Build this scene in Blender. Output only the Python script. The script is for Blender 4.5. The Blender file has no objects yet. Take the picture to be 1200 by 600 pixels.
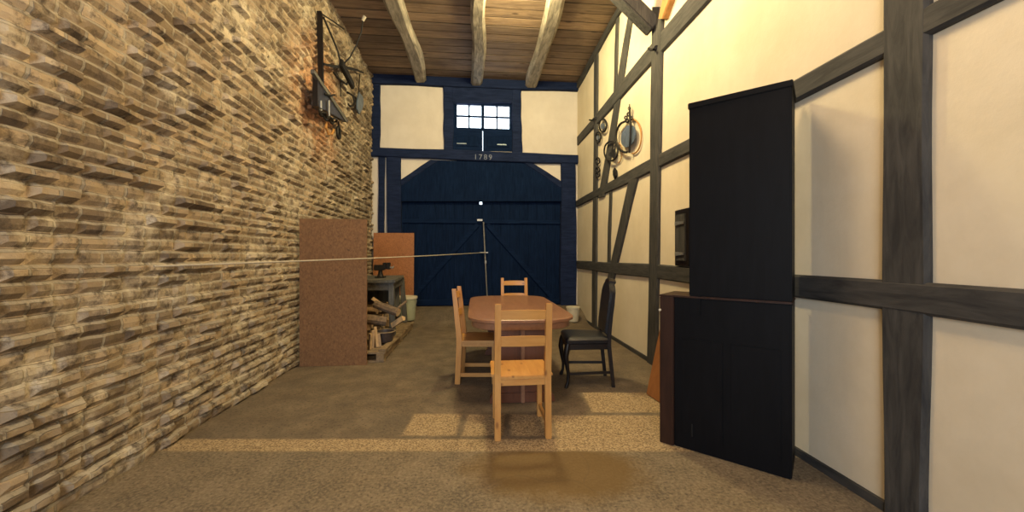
import bpy, bmesh, math, random
from mathutils import Vector, Matrix, noise as mnoise

random.seed(7)
SC = bpy.context.scene
COL = SC.collection
V = Vector
# ------------------------------------------------------------------ camera geometry (1200 x 600)
F, H, YAW = 450.0, 1.287, math.radians(5.46)
CT, ST = math.cos(YAW), math.sin(YAW)

def ray(px, py):
    a, b = (px - 600) / F, (300 - py) / F
    return V((ST + a * CT, CT - a * ST, b))

EYE = V((0, 0, H))
def hit(px, py, p0, n):
    r = ray(px, py)
    return EYE + r * ((V(p0) - EYE).dot(V(n)) / r.dot(V(n)))

XL = -2.08                                     # left wall plane
NR = V((-1, 0.015, 0)).normalized()            # right wall, facing the room
PR = V((2.04, 0, 0))
YF = 8.0
ZC = 4.93
def wr(px, py, off=0.0): return hit(px, py, PR + NR * off, NR)
def wl(px, py, off=0.0): return hit(px, py, (XL + off, 0, 0), (1, 0, 0))
def wf(px, py, y=YF): return hit(px, py, (0, y, 0), (0, 1, 0))
def fl(px, py, z=0.0): return hit(px, py, (0, 0, z), (0, 0, 1))
def rwx(y): return 2.04 + 0.015 * y

# ------------------------------------------------------------------ node helpers
class NT:
    def __init__(s, mat):
        mat.use_nodes = True
        s.t = mat.node_tree
        s.t.nodes.clear()
        s.out = s.n('ShaderNodeOutputMaterial')
        s.b = s.n('ShaderNodeBsdfPrincipled')
        s.l(s.b.outputs[0], s.out.inputs[0])
        s.tc = s.n('ShaderNodeTexCoord')
    def n(s, t, **k):
        x = s.t.nodes.new(t)
        for a, v in k.items(): setattr(x, a, v)
        return x
    def l(s, a, b): s.t.links.new(a, b)
    def mapping(s, scale=(1, 1, 1), src=None, rot=(0, 0, 0)):
        m = s.n('ShaderNodeMapping')
        m.inputs['Scale'].default_value = scale
        m.inputs['Rotation'].default_value = rot
        s.l(src or s.tc.outputs['Object'], m.inputs['Vector'])
        return m.outputs[0]
    def noise(s, vec, scale, detail=5, rough=.6, dist=0):
        x = s.n('ShaderNodeTexNoise')
        x.inputs['Scale'].default_value = scale
        x.inputs['Detail'].default_value = detail
        x.inputs['Roughness'].default_value = rough
        x.inputs['Distortion'].default_value = dist
        s.l(vec, x.inputs['Vector'])
        return x.outputs['Fac']
    def ramp(s, fac, stops):
        x = s.n('ShaderNodeValToRGB')
        e = x.color_ramp.elements
        while len(e) < len(stops): e.new(.5)
        for q, (p, c) in zip(e, stops):
            q.position = p
            q.color = (c[0], c[1], c[2], 1) if hasattr(c, '__len__') else (c, c, c, 1)
        s.l(fac, x.inputs[0])
        return x.outputs[0]
    def mix(s, fac, a, b, mode='MIX'):
        x = s.n('ShaderNodeMix', data_type='RGBA', blend_type=mode)
        for v, i in ((fac, 0), (a, 6), (b, 7)):
            if hasattr(v, 'default_value') or hasattr(v, 'is_output'): s.l(v, x.inputs[i])
            elif i == 0: x.inputs[0].default_value = v
            else: x.inputs[i].default_value = (v[0], v[1], v[2], 1)
        return x.outputs[2]
    def math(s, op, a, b=None, c=None):
        x = s.n('ShaderNodeMath', operation=op)
        for i, v in enumerate((a, b, c)):
            if v is None: continue
            if hasattr(v, 'is_output'): s.l(v, x.inputs[i])
            else: x.inputs[i].default_value = v
        return x.outputs[0]
    def bump(s, h, strength=.3, dist=.01):
        x = s.n('ShaderNodeBump')
        x.inputs['Strength'].default_value = strength
        x.inputs['Distance'].default_value = dist
        s.l(h, x.inputs['Height'])
        s.l(x.outputs[0], s.b.inputs['Normal'])
    def col(s, c): s.l(c, s.b.inputs['Base Color'])
    def set(s, **k):
        for a, v in k.items(): s.b.inputs[a.replace('_', ' ')].default_value = v

def M(name):
    m = bpy.data.materials.new(name)
    return m, NT(m)

def wood(name, c1, c2, axis='x', fine=9, rough=.55, bump=.25, knots=None, spec=.4, coat=0):
    m, t = M(name)
    sc = {'x': (1.2, fine, fine), 'y': (fine, 1.2, fine), 'z': (fine, fine, 1.2)}[axis]
    v = t.mapping(sc)
    g = t.noise(v, 3.0, 8, .62, .6)
    c = t.ramp(g, [(.28, c1), (.72, c2)])
    big = t.noise(t.tc.outputs['Object'], 2.5, 3)
    c = t.mix(t.ramp(big, [(.35, 0.0), (.75, .35)]), c, tuple(x * .72 for x in c1))
    if knots:
        vo = t.n('ShaderNodeTexVoronoi'); vo.inputs['Scale'].default_value = 1.0
        sk = {'x': (5, 11, 11), 'y': (11, 5, 11), 'z': (11, 11, 5)}[axis]
        t.l(t.mapping(sk), vo.inputs['Vector'])
        c = t.mix(t.ramp(vo.outputs['Distance'], [(.06, .8), (.16, 0.0)]), c, knots)
    t.col(c)
    t.set(Roughness=rough); t.b.inputs['Specular IOR Level'].default_value = spec
    if coat: t.set(Coat_Weight=coat, Coat_Roughness=.25)
    t.bump(g, bump, .004)
    return m

def plain(name, c, rough=.5, metal=0, var=.25, scale=8, bump=.1, spec=.5):
    m, t = M(name)
    g = t.noise(t.tc.outputs['Object'], scale, 6, .65)
    t.col(t.ramp(g, [(.3, tuple(x * (1 - var) for x in c)), (.72, tuple(min(1, x * (1 + var)) for x in c))]))
    t.set(Roughness=rough, Metallic=metal); t.b.inputs['Specular IOR Level'].default_value = spec
    t.bump(g, bump, .006)
    return m

def plaster(name, c, c2):
    m, t = M(name)
    o = t.tc.outputs['Object']
    g = t.noise(o, 1.6, 6, .65)
    s = t.noise(t.mapping((3, 3, .6)), 2.2, 5, .6)
    cc = t.mix(t.ramp(g, [(.35, 0.0), (.7, 1.0)]), c, c2)
    cc = t.mix(t.ramp(s, [(.5, 0.0), (.85, .22)]), cc, tuple(x * .68 for x in c2))
    f = t.noise(o, 26, 6, .7)
    t.col(cc); t.set(Roughness=.92); t.b.inputs['Specular IOR Level'].default_value = .15
    t.bump(t.math('ADD', t.math('MULTIPLY', f, .35), g), .35, .012)
    return m

MAT = {}
MAT['plaster'] = plaster('cream plaster', (.68, .595, .445), (.77, .69, .545))
MAT['plaster_far'] = plaster('chalk plaster', (.58, .535, .485), (.67, .63, .58))
MAT['timber'] = wood('dark weathered timber', (.020, .021, .024), (.085, .082, .078), 'z', 8, .8, .6)
MAT['timber_y'] = wood('dark weathered rail timber', (.020, .021, .024), (.085, .082, .078), 'y', 8, .8, .6)
MAT['timber_far'] = wood('blue glare tinted timber', (.0050, .011, .036), (.018, .030, .085), 'x', 8, .9, .5, None, .12)  # blue window glare put into this wood's colour, and into both gate woods
MAT['gate'] = wood('blue glare tinted boards', (.0018, .0070, .026), (.0065, .019, .062), 'z', 10, .9, .4, None, .08)
MAT['gate_rail'] = wood('blue glare tinted battens', (.0022, .0080, .030), (.0080, .022, .070), 'x', 10, .9, .4, None, .08)
MAT['joist'] = wood('grey hewn joist wood', (.10, .09, .078), (.52, .46, .37), 'y', 7, .85, 1.0)
MAT['pine_z'] = wood('honey pine upright', (.47, .215, .052), (.62, .33, .095), 'z', 9, .42, .08, (.20, .075, .02), .5, .15)
MAT['pine_x'] = wood('honey pine crosswise', (.47, .215, .052), (.62, .33, .095), 'x', 9, .42, .08, (.20, .075, .02), .5, .15)
MAT['pine_y'] = wood('honey pine lengthwise', (.47, .215, .052), (.62, .33, .095), 'y', 9, .42, .08, (.20, .075, .02), .5, .15)
MAT['table'] = wood('red brown table veneer', (.22, .103, .058), (.32, .168, .098), 'y', 7, .33, .06, None, .5, .25)
MAT['table_z'] = wood('red brown pedestal veneer', (.10, .034, .017), (.17, .062, .030), 'z', 7, .4, .06, None, .5, .15)
MAT['darkwood'] = wood('near black stained wood', (.005, .004, .005), (.015, .010, .010), 'z', 9, .4, .12)
MAT['cupboard'] = wood('black stained cupboard wood', (.0015, .0017, .003), (.004, .0045, .007), 'z', 10, .55, .12, None, .15)
MAT['stile'] = wood('dark brown stile wood', (.020, .008, .005), (.045, .018, .011), 'z', 9, .5, .12, None, .3)
MAT['leather'] = plain('dark leather', (.008, .010, .016), .36, 0, .35, 40, .35)
MAT['iron'] = plain('wrought iron', (.022, .021, .021), .6, .6, .4, 14, .4)
MAT['steel'] = plain('dull grey steel', (.34, .35, .36), .45, .7, .2, 20, .2)
MAT['blade'] = plain('blue grey sheet metal', (.12, .16, .22), .45, .5, .3, 14, .3)
MAT['white'] = plain('off white plastic', (.62, .58, .46), .45, 0, .08, 5, .05)
MAT['bucket_g'] = plain('pale green plastic', (.42, .46, .34), .45, 0, .12, 5, .05)
MAT['basin'] = plain('dark enamel', (.055, .045, .045), .45, .2, .4, 10, .2)
MAT['rope'] = plain('pale cord', (.42, .38, .31), .8, 0, .15, 60, .4)
MAT['bench'] = wood('grey worn bench wood', (.055, .055, .052), (.16, .155, .14), 'y', 8, .75, .4)
MAT['bench_z'] = wood('grey worn bench leg wood', (.06, .062, .062), (.17, .17, .16), 'z', 8, .75, .4)
MAT['bark'] = plain('log bark', (.15, .105, .07), .9, 0, .5, 22, .9)
MAT['cut'] = plain('cut log wood', (.46, .32, .18), .85, 0, .25, 18, .4)
MAT['pallet'] = wood('weathered pallet wood', (.16, .11, .065), (.36, .27, .16), 'y', 8, .85, .4)
MAT['ply'] = wood('orange brown plywood', (.22, .085, .028), (.31, .13, .045), 'z', 5, .6, .1)
MAT['orange_wood'] = wood('orange brown timber', (.34, .16, .04), (.52, .27, .08), 'z', 8, .7, .3)
MAT['carved'] = plain('worn carved numerals', (.16, .19, .28), .7, 0, .1)

def chipboard(name, c):
    m, t = M(name)
    o = t.tc.outputs['Object']
    vo = t.n('ShaderNodeTexVoronoi'); vo.inputs['Scale'].default_value = 75
    t.l(t.mapping((1, 1, .6)), vo.inputs['Vector'])
    rgb = t.n('ShaderNodeSeparateColor'); t.l(vo.outputs['Color'], rgb.inputs[0])
    cc = t.ramp(rgb.outputs[0], [(.0, tuple(x * .78 for x in c)), (1, tuple(x * 1.15 for x in c))])
    sp = t.noise(o, 38, 2, .5)
    cc = t.mix(t.ramp(sp, [(.68, 0.0), (.74, .75)]), cc, tuple(x * .3 for x in c))
    st = t.noise(o, 1.7, 5)
    cc = t.mix(t.ramp(st, [(.45, 0.0), (.8, .4)]), cc, tuple(x * .6 for x in c))
    t.col(cc); t.set(Roughness=.75)
    t.bump(sp, .1, .003)
    return m
MAT['chip'] = chipboard('brown chipboard', (.215, .110, .046))
MAT['chip_o'] = chipboard('orange brown chipboard', (.36, .150, .065))

def ceiling_mat():
    m, t = M('ceiling planks')
    o = t.tc.outputs['Object']
    sx = t.n('ShaderNodeSeparateXYZ'); t.l(o, sx.inputs[0])
    q = t.math('DIVIDE', t.math('ADD', sx.outputs[1], 3.6), .22); idx = t.math('FLOOR', q); fr = t.math('ABSOLUTE', t.math('SUBTRACT', t.math('FRACT', q), .5))
    wn = t.n('ShaderNodeTexWhiteNoise', noise_dimensions='1D'); t.l(idx, wn.inputs['W'])
    g = t.noise(t.mapping((1.0, 10, 10)), 2.2, 8, .62, .7)
    c = t.ramp(g, [(.28, (.12, .080, .052)), (.72, (.34, .245, .165))])
    c = t.mix(.75, c, t.ramp(wn.outputs['Value'], [(0, (.42, .40, .42)), (1, (1.5, 1.42, 1.3))]), 'MULTIPLY')
    vo = t.n('ShaderNodeTexVoronoi'); vo.inputs['Scale'].default_value = 1
    t.l(t.mapping((2.2, 6, 6)), vo.inputs['Vector'])
    c = t.mix(t.ramp(vo.outputs['Distance'], [(.07, .8), (.15, 0.0)]), c, (.035, .018, .010))
    c = t.mix(t.ramp(fr, [(.43, 0.0), (.475, .9)]), c, (.02, .012, .008))
    st = t.noise(o, 1.3, 5, .65)
    c = t.mix(t.ramp(st, [(.5, 0.0), (.75, .55)]), c, (.06, .035, .022))
    t.col(c); t.set(Roughness=.75)
    t.bump(g, .35, .006)
    return m
MAT['ceiling'] = ceiling_mat()

BW, BH = .25, .078
def brick_mat():
    m, t = M('old brick')
    o = t.tc.outputs['Object']
    sx = t.n('ShaderNodeSeparateXYZ'); t.l(o, sx.inputs[0])
    cb = t.n('ShaderNodeCombineXYZ'); t.l(sx.outputs[1], cb.inputs[0]); t.l(sx.outputs[2], cb.inputs[1])
    nz = t.n('ShaderNodeTexNoise'); nz.inputs['Scale'].default_value = 5; t.l(o, nz.inputs['Vector'])
    off = t.n('ShaderNodeVectorMath', operation='SCALE'); t.l(nz.outputs['Color'], off.inputs[0]); off.inputs[3].default_value = .03
    vec = t.n('ShaderNodeVectorMath', operation='ADD'); t.l(cb.outputs[0], vec.inputs[0]); t.l(off.outputs[0], vec.inputs[1])
    br = t.n('ShaderNodeTexBrick')
    t.l(vec.outputs[0], br.inputs['Vector'])
    for k, v in (('Scale', 1), ('Mortar Size', .010), ('Mortar Smooth', .3), ('Bias', 0), ('Brick Width', BW), ('Row Height', BH)):
        br.inputs[k].default_value = v
    br.inputs['Color1'].default_value = (.13, .095, .065, 1)
    br.inputs['Color2'].default_value = (.42, .33, .225, 1)
    br.inputs['Mortar'].default_value = (.30, .265, .21, 1)
    c = br.outputs['Color']
    # the warm orange bricks in the middle of the wall and lime wash wear elsewhere
    g = t.noise(o, 1.1, 6, .65)
    dst = t.n('ShaderNodeVectorMath', operation='DISTANCE'); t.l(o, dst.inputs[0]); dst.inputs[1].default_value = (XL, 5.3, 3.3)
    gm = t.math('MULTIPLY', t.ramp(dst.outputs['Value'], [(.35, 1.0), (1.0, 0.0)]), t.ramp(g, [(.35, .2), (.6, .8)]))
    c = t.mix(gm, c, (.46, .21, .09))
    w = t.noise(o, 2.6, 7, .7)
    c = t.mix(t.ramp(w, [(.50, 0.0), (.64, .65)]), c, (.58, .52, .41))
    d = t.noise(o, 13, 6, .7)
    c = t.mix(t.ramp(d, [(.50, 0.0), (.66, .9)]), c, (.065, .048, .036))
    t.col(c); t.set(Roughness=.93)
    h = t.math('SUBTRACT', t.math('MULTIPLY', d, .6), br.outputs['Fac'])
    t.bump(h, .8, .02)
    return m
MAT['brick'] = brick_mat()

def floor_mat():
    m, t = M('worn concrete floor')
    o = t.tc.outputs['Object']
    sx = t.n('ShaderNodeSeparateXYZ'); t.l(o, sx.inputs[0])
    wob = t.noise(o, 9, 4)
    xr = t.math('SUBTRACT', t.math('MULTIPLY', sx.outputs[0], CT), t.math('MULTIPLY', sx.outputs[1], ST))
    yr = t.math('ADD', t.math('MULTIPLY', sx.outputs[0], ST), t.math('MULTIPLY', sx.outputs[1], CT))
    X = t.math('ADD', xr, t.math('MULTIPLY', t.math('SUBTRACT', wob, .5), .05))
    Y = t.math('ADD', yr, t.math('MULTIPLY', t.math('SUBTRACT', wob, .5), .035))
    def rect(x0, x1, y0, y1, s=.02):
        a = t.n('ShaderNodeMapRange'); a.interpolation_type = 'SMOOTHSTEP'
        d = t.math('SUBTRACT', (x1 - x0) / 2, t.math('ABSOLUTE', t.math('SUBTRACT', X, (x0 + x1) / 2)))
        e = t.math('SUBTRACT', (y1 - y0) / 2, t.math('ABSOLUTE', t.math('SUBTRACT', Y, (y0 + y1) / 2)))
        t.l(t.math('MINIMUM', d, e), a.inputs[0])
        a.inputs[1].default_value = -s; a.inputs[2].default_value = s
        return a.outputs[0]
    big = t.noise(o, .9, 6, .65)
    mid = t.noise(o, 4.2, 8, .7)
    c = t.ramp(mid, [(.25, (.062, .045, .030)), (.5, (.148, .110, .072)), (.78, (.275, .212, .145))])
    c = t.mix(t.ramp(big, [(.36, 0.0), (.66, .55)]), c, (.105, .090, .072))
    dk = t.noise(o, 48, 3, .6)
    c = t.mix(t.ramp(dk, [(.55, 0.0), (.64, .7)]), c, (.05, .035, .022))
    # brightened aggregate speckle for the painted light bands
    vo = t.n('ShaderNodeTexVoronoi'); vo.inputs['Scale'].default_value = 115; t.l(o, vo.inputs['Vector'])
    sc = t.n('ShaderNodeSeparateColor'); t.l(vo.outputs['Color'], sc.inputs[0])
    lit_agg = t.ramp(sc.outputs[0], [(.0, (.14, .095, .05)), (.35, (.30, .215, .12)), (.7, (.43, .315, .175)), (1, (.56, .44, .27))])
    # lamp light painted into the floor colour: a bright strip and patches beyond
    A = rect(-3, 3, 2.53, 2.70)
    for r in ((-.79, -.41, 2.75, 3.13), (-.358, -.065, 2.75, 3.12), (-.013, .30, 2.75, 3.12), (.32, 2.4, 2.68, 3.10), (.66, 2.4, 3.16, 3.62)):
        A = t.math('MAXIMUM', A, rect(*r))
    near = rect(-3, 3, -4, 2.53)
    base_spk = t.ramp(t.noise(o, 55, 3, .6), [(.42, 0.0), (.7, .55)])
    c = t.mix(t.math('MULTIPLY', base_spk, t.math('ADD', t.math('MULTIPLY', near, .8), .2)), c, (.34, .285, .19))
    c = t.mix(t.math('MULTIPLY', A, .8), c, lit_agg)
    # brown oval patch in front of the bright strip
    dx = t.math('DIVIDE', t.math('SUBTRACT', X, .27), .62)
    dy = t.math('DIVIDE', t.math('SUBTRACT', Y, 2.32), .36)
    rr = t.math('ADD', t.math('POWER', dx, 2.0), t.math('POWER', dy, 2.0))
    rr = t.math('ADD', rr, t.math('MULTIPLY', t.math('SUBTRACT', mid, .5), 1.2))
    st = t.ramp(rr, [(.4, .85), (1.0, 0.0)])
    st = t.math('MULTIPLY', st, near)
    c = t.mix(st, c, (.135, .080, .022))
    # slab joints and cracks
    cr = t.n('ShaderNodeTexVoronoi', feature='DISTANCE_TO_EDGE'); cr.inputs['Scale'].default_value = .75
    dv = t.n('ShaderNodeVectorMath', operation='ADD')
    nz = t.n('ShaderNodeTexNoise'); nz.inputs['Scale'].default_value = 1.6; t.l(o, nz.inputs['Vector'])
    sc2 = t.n('ShaderNodeVectorMath', operation='SCALE'); t.l(nz.outputs['Color'], sc2.inputs[0]); sc2.inputs[3].default_value = .6
    t.l(o, dv.inputs[0]); t.l(sc2.outputs[0], dv.inputs[1]); t.l(dv.outputs[0], cr.inputs['Vector'])
    c = t.mix(t.ramp(cr.outputs['Distance'], [(.002, .16), (.006, 0.0)]), c, (.05, .037, .024))
    t.col(c); t.set(Roughness=.78)
    t.bump(t.math('ADD', mid, t.math('MULTIPLY', sc.outputs[0], t.math('MULTIPLY', A, .4))), .35, .012)
    return m
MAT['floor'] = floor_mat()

def glass_mat():
    m, t = M('thin window glass')
    tr = t.n('ShaderNodeBsdfTransparent'); gl = t.n('ShaderNodeBsdfGlossy'); gl.inputs['Roughness'].default_value = .02
    mx = t.n('ShaderNodeMixShader'); mx.inputs[0].default_value = .06
    t.l(tr.outputs[0], mx.inputs[1]); t.l(gl.outputs[0], mx.inputs[2]); t.l(mx.outputs[0], t.out.inputs[0])
    return m
MAT['glass'] = glass_mat()

# ------------------------------------------------------------------ mesh helpers
def BM(): return bmesh.new()

def hexa(bm, c, bev=0, seg=2):
    """c: 8 corners, bottom ring of 4 then top ring of 4."""
    vs = [bm.verts.new(p) for p in c]
    fs = [bm.faces.new([vs[i] for i in q]) for q in ((3, 2, 1, 0), (4, 5, 6, 7), (0, 1, 5, 4), (1, 2, 6, 5), (2, 3, 7, 6), (3, 0, 4, 7))]
    if bev:
        es = list({e for f in fs for e in f.edges})
        bmesh.ops.bevel(bm, geom=es, offset=bev, segments=seg, affect='EDGES', clamp_overlap=True)

def box(bm, x0, x1, y0, y1, z0, z1, bev=0, seg=2):
    hexa(bm, [(x0, y0, z0), (x1, y0, z0), (x1, y1, z0), (x0, y1, z0), (x0, y0, z1), (x1, y0, z1), (x1, y1, z1), (x0, y1, z1)], bev, seg)

def bar(bm, a, b, w, h, up=(0, 0, 1), bev=0):
    """a squared bar from a to b; w across, h along up."""
    a, b = V(a), V(b); d = (b - a).normalized(); s = d.cross(V(up)).normalized(); u = s.cross(d).normalized()
    s, u = s * (w / 2), u * (h / 2)
    hexa(bm, [a - s - u, a + s - u, b + s - u, b - s - u, a - s + u, a + s + u, b + s + u, b - s + u], bev)

def prism(bm, pts, vec, bev=0):
    """closed polygon pts (3D) extruded by vec."""
    vec = V(vec); a = [bm.verts.new(p) for p in pts]; b = [bm.verts.new(V(p) + vec) for p in pts]; n = len(pts)
    fs = [bm.faces.new(a[::-1]), bm.faces.new(b)]
    for i in range(n): fs.append(bm.faces.new((a[i], a[(i + 1) % n], b[(i + 1) % n], b[i])))
    if bev:
        es = list(set(fs[0].edges) | set(fs[1].edges))
        bmesh.ops.bevel(bm, geom=es, offset=bev, segments=2, affect='EDGES', clamp_overlap=True)

def tube(bm, pts, r, n=8, closed=False):
    pts = [V(p) for p in pts]; rs = r if hasattr(r, '__len__') else [r] * len(pts); rings = []
    N = len(pts); prev = None
    for i, p in enumerate(pts):
        d = (pts[(i + 1) % N] - pts[i - 1]) if closed else (pts[min(i + 1, N - 1)] - pts[max(i - 1, 0)])
        d.normalize()
        if prev is None:
            u = d.orthogonal().normalized()
        else:
            u = (prev - d * prev.dot(d)).normalized()
        prev = u; w = d.cross(u)
        rings.append([bm.verts.new(p + (u * math.cos(2 * math.pi * k / n) + w * math.sin(2 * math.pi * k / n)) * rs[i]) for k in range(n)])
    for i in range(N if closed else N - 1):
        A, B = rings[i], rings[(i + 1) % N]
        for k in range(n): bm.faces.new((A[k], A[(k + 1) % n], B[(k + 1) % n], B[k]))
    if not closed:
        bm.faces.new(rings[0][::-1]); bm.faces.new(rings[-1])

def lathe(bm, prof, c=(0, 0, 0), n=28):
    c = V(c); rings = []
    for r, z in prof:
        if r < 1e-6: rings.append([bm.verts.new(c + V((0, 0, z)))])
        else: rings.append([bm.verts.new(c + V((r * math.cos(2 * math.pi * k / n), r * math.sin(2 * math.pi * k / n), z))) for k in range(n)])
    for A, B in zip(rings, rings[1:]):
        for k in range(n):
            j = (k + 1) % n
            if len(A) == 1 and len(B) == 1: continue
            if len(A) == 1: bm.faces.new((A[0], B[j], B[k]))
            elif len(B) == 1: bm.faces.new((A[k], A[j], B[0]))
            else: bm.faces.new((A[k], A[j], B[j], B[k]))

def strip(bm, A0, A1, B0, B1, nrm, thick, back=.02, n=14, jit=.007, seed=0, bend=0.0):
    """a hewn timber lying on a wall plane: edge A0-A1 to edge B0-B1, wavy edges, chamfered front."""
    A0, A1, B0, B1, nrm = V(A0), V(A1), V(B0), V(B1), V(nrm).normalized(); rings = []
    R = random.Random(seed + 11)
    ph = [R.uniform(0, 6.28) for _ in range(6)]
    for i in range(n + 1):
        t = i / n
        L = A0.lerp(B0, t); Rr = A1.lerp(B1, t); s = (Rr - L); w = s.length; s.normalize()
        b = bend * math.sin(math.pi * t)
        L = L + s * (jit * (math.sin(7 * t + ph[0]) + .6 * math.sin(17 * t + ph[1])) + b)
        Rr = Rr + s * (jit * (math.sin(6 * t + ph[2]) + .6 * math.sin(19 * t + ph[3])) + b)
        th = thick + .4 * jit * math.sin(9 * t + ph[4])
        ch = min(.014, w * .2, th * .6)
        rings.append([bm.verts.new(p) for p in (L - nrm * back, L + nrm * (th - ch), L + s * ch + nrm * th, Rr - s * ch + nrm * th, Rr + nrm * (th - ch), Rr - nrm * back)])
    for A, B in zip(rings, rings[1:]):
        for k in range(6): bm.faces.new((A[k], A[(k + 1) % 6], B[(k + 1) % 6], B[k]))
    bm.faces.new(rings[0][::-1]); bm.faces.new(rings[-1])

def obj(name, bm, mat, parent=None, world=True, smooth=False):
    bmesh.ops.recalc_face_normals(bm, faces=bm.faces[:])
    if parent is not None and world:
        bm.transform(WM[parent.name].inverted())
    me = bpy.data.meshes.new(name); bm.to_mesh(me); bm.free()
    for mm in (mat if isinstance(mat, (list, tuple)) else [mat]): me.materials.append(MAT[mm])
    if smooth:
        me.shade_smooth()
        try: me.set_sharp_from_angle(angle=math.radians(40))
        except Exception: pass
    o = bpy.data.objects.new(name, me); COL.objects.link(o)
    if parent is not None:
        o.parent = parent; WM[o.name] = WM[parent.name]
    else:
        WM[o.name] = Matrix.Identity(4)
    return o

WM = {}
def tag(o, label, cat=None, group=None, kind=None):
    o['label'] = label
    if cat: o['category'] = cat
    if group: o['group'] = group
    if kind: o['kind'] = kind
    return o

def thing(name, label, cat, loc=(0, 0, 0), rz=0.0, group=None, kind=None):
    o = bpy.data.objects.new(name, None); o.empty_display_size = .1; COL.objects.link(o)
    o.location = loc; o.rotation_euler = (0, 0, rz)
    WM[o.name] = Matrix.Translation(V(loc)) @ Matrix.Rotation(rz, 4, 'Z')
    return tag(o, label, cat, group, kind)

def struct(name, bm, mat, label, smooth=False):
    return tag(obj(name, bm, mat, None, True, smooth), label, None, None, 'structure')

def dup(root, loc, rz, label, group=None):
    r = root.copy(); COL.objects.link(r); r.location = loc; r.rotation_euler = (0, 0, rz)
    r['label'] = label
    if group: r['group'] = group
    for ch in list(root.children):
        c = ch.copy(); COL.objects.link(c); c.parent = r
        for g in ch.children:
            d = g.copy(); COL.objects.link(d); d.parent = c
    return r

TN = [0]
def trim(bm, mat, label, smooth=False):
    TN[0] += 1
    return struct('trim_%d' % TN[0], bm, mat, label, smooth)

# ------------------------------------------------------------------ room shell
YB = -3.6
def ramp_z(y):
    t = min(1, max(0, (y - 6.95) / 1.0)); return .25 * t * t * (3 - 2 * t)
bm = BM(); xs = [-2.3 + 4.8 * i / 48 for i in range(49)]; ys = [YB - .1 + 12.2 * j / 122 for j in range(123)]
g = [[bm.verts.new((x, y, ramp_z(y))) for x in xs] for y in ys]
for j in range(122):
    for i in range(48): bm.faces.new((g[j][i], g[j][i + 1], g[j + 1][i + 1], g[j + 1][i]))
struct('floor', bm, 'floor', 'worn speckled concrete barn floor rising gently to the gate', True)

bm = BM(); k = 0; y = YB
while y < YF + .15:
    dz = random.uniform(-.006, .006)
    box(bm, -2.3, 2.5, y + .005, y + .215, ZC + dz, ZC + .05, .007, 1); y += .22; k += 1
box(bm, -2.4, 2.6, YB - .1, YF + .3, ZC + .045, ZC + .12)
struct('ceiling', bm, 'ceiling', 'brown wooden plank ceiling of the barn')

# left brick wall, relief in the mesh
bm = BM()
def brick_relief(y, z):
    row = math.floor(z / BH); yy = y / BW + (.5 if row % 2 else 0); c = math.floor(yy)
    h = math.sin(c * 127.1 + row * 311.7) * 43758.5453; h -= math.floor(h)
    fy = abs(yy - c - .5) * 2; fz = abs(z / BH - row - .5) * 2
    m = 1.0 if (fy < .90 and fz < .78) else 0.0
    return m * (.008 + .045 * h * h)
y0, y1, dy, dz = .2, 7.98, .03, .026
ny, nz = int((y1 - y0) / dy), int(ZC / dz) + 1
gg = []
for j in range(nz + 1):
    z = j * dz; rowv = []
    for i in range(ny + 1):
        y = y0 + i * dy
        nn = mnoise.noise(V((y * 2.1, z * 2.1, 1.3))) * .022 + mnoise.noise(V((y * 9, z * 9, 4.3))) * .018
        rowv.append(bm.verts.new((XL + brick_relief(y, z) + nn, y, z)))
    gg.append(rowv)
for j in range(nz):
    for i in range(ny): bm.faces.new((gg[j][i], gg[j][i + 1], gg[j + 1][i + 1], gg[j + 1][i]))
box(bm, XL - .30, XL - .05, YB, 8.3, 0, ZC)
struct('wall_left', bm, 'brick', 'rough old brick wall along the left side')

bm = BM()
a, b = V((rwx(YB), YB, 0)), V((rwx(YF + .3), YF + .3, 0))
hexa(bm, [a, a + V((.25, 0, 0)), b + V((.25, 0, 0)), b, a + V((0, 0, ZC)), a + V((.25, 0, ZC)), b + V((.25, 0, ZC)), b + V((0, 0, ZC))])
struct('wall_right', bm, 'plaster', 'cream plaster infill of the half-timbered wall on the right')

bm = BM(); box(bm, -2.4, 2.4, YB - .2, YB, 0, ZC)
struct('wall_back', bm, 'plaster', 'cream plaster wall behind the viewer')

# far wall with openings for the hatch window and the gate
OW0, OW1 = wf(529, 119), wf(602, 178)          # hatch opening
G0, G1 = wf(467, 232), wf(661, 233)            # gate opening top corners
GB = .22
bm = BM(); yy0, yy1 = YF, YF + .22
gx0, gx1, gz = G0.x, G1.x, G0.z
wx0, wx1, wz1, wz0 = OW0.x, OW1.x, OW0.z, OW1.z
box(bm, -2.35, gx0, yy0, yy1, 0, gz); box(bm, gx1, 2.45, yy0, yy1, 0, gz)
box(bm, -2.35, 2.45, yy0, yy1, gz, wz0)
box(bm, -2.35, wx0, yy0, yy1, wz0, wz1); box(bm, wx1, 2.45, yy0, yy1, wz0, wz1)
box(bm, -2.35, 2.45, yy0, yy1, wz1, ZC + .05)
struct('wall_far', bm, 'plaster_far', 'pale plaster end wall around the big gate')

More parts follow.
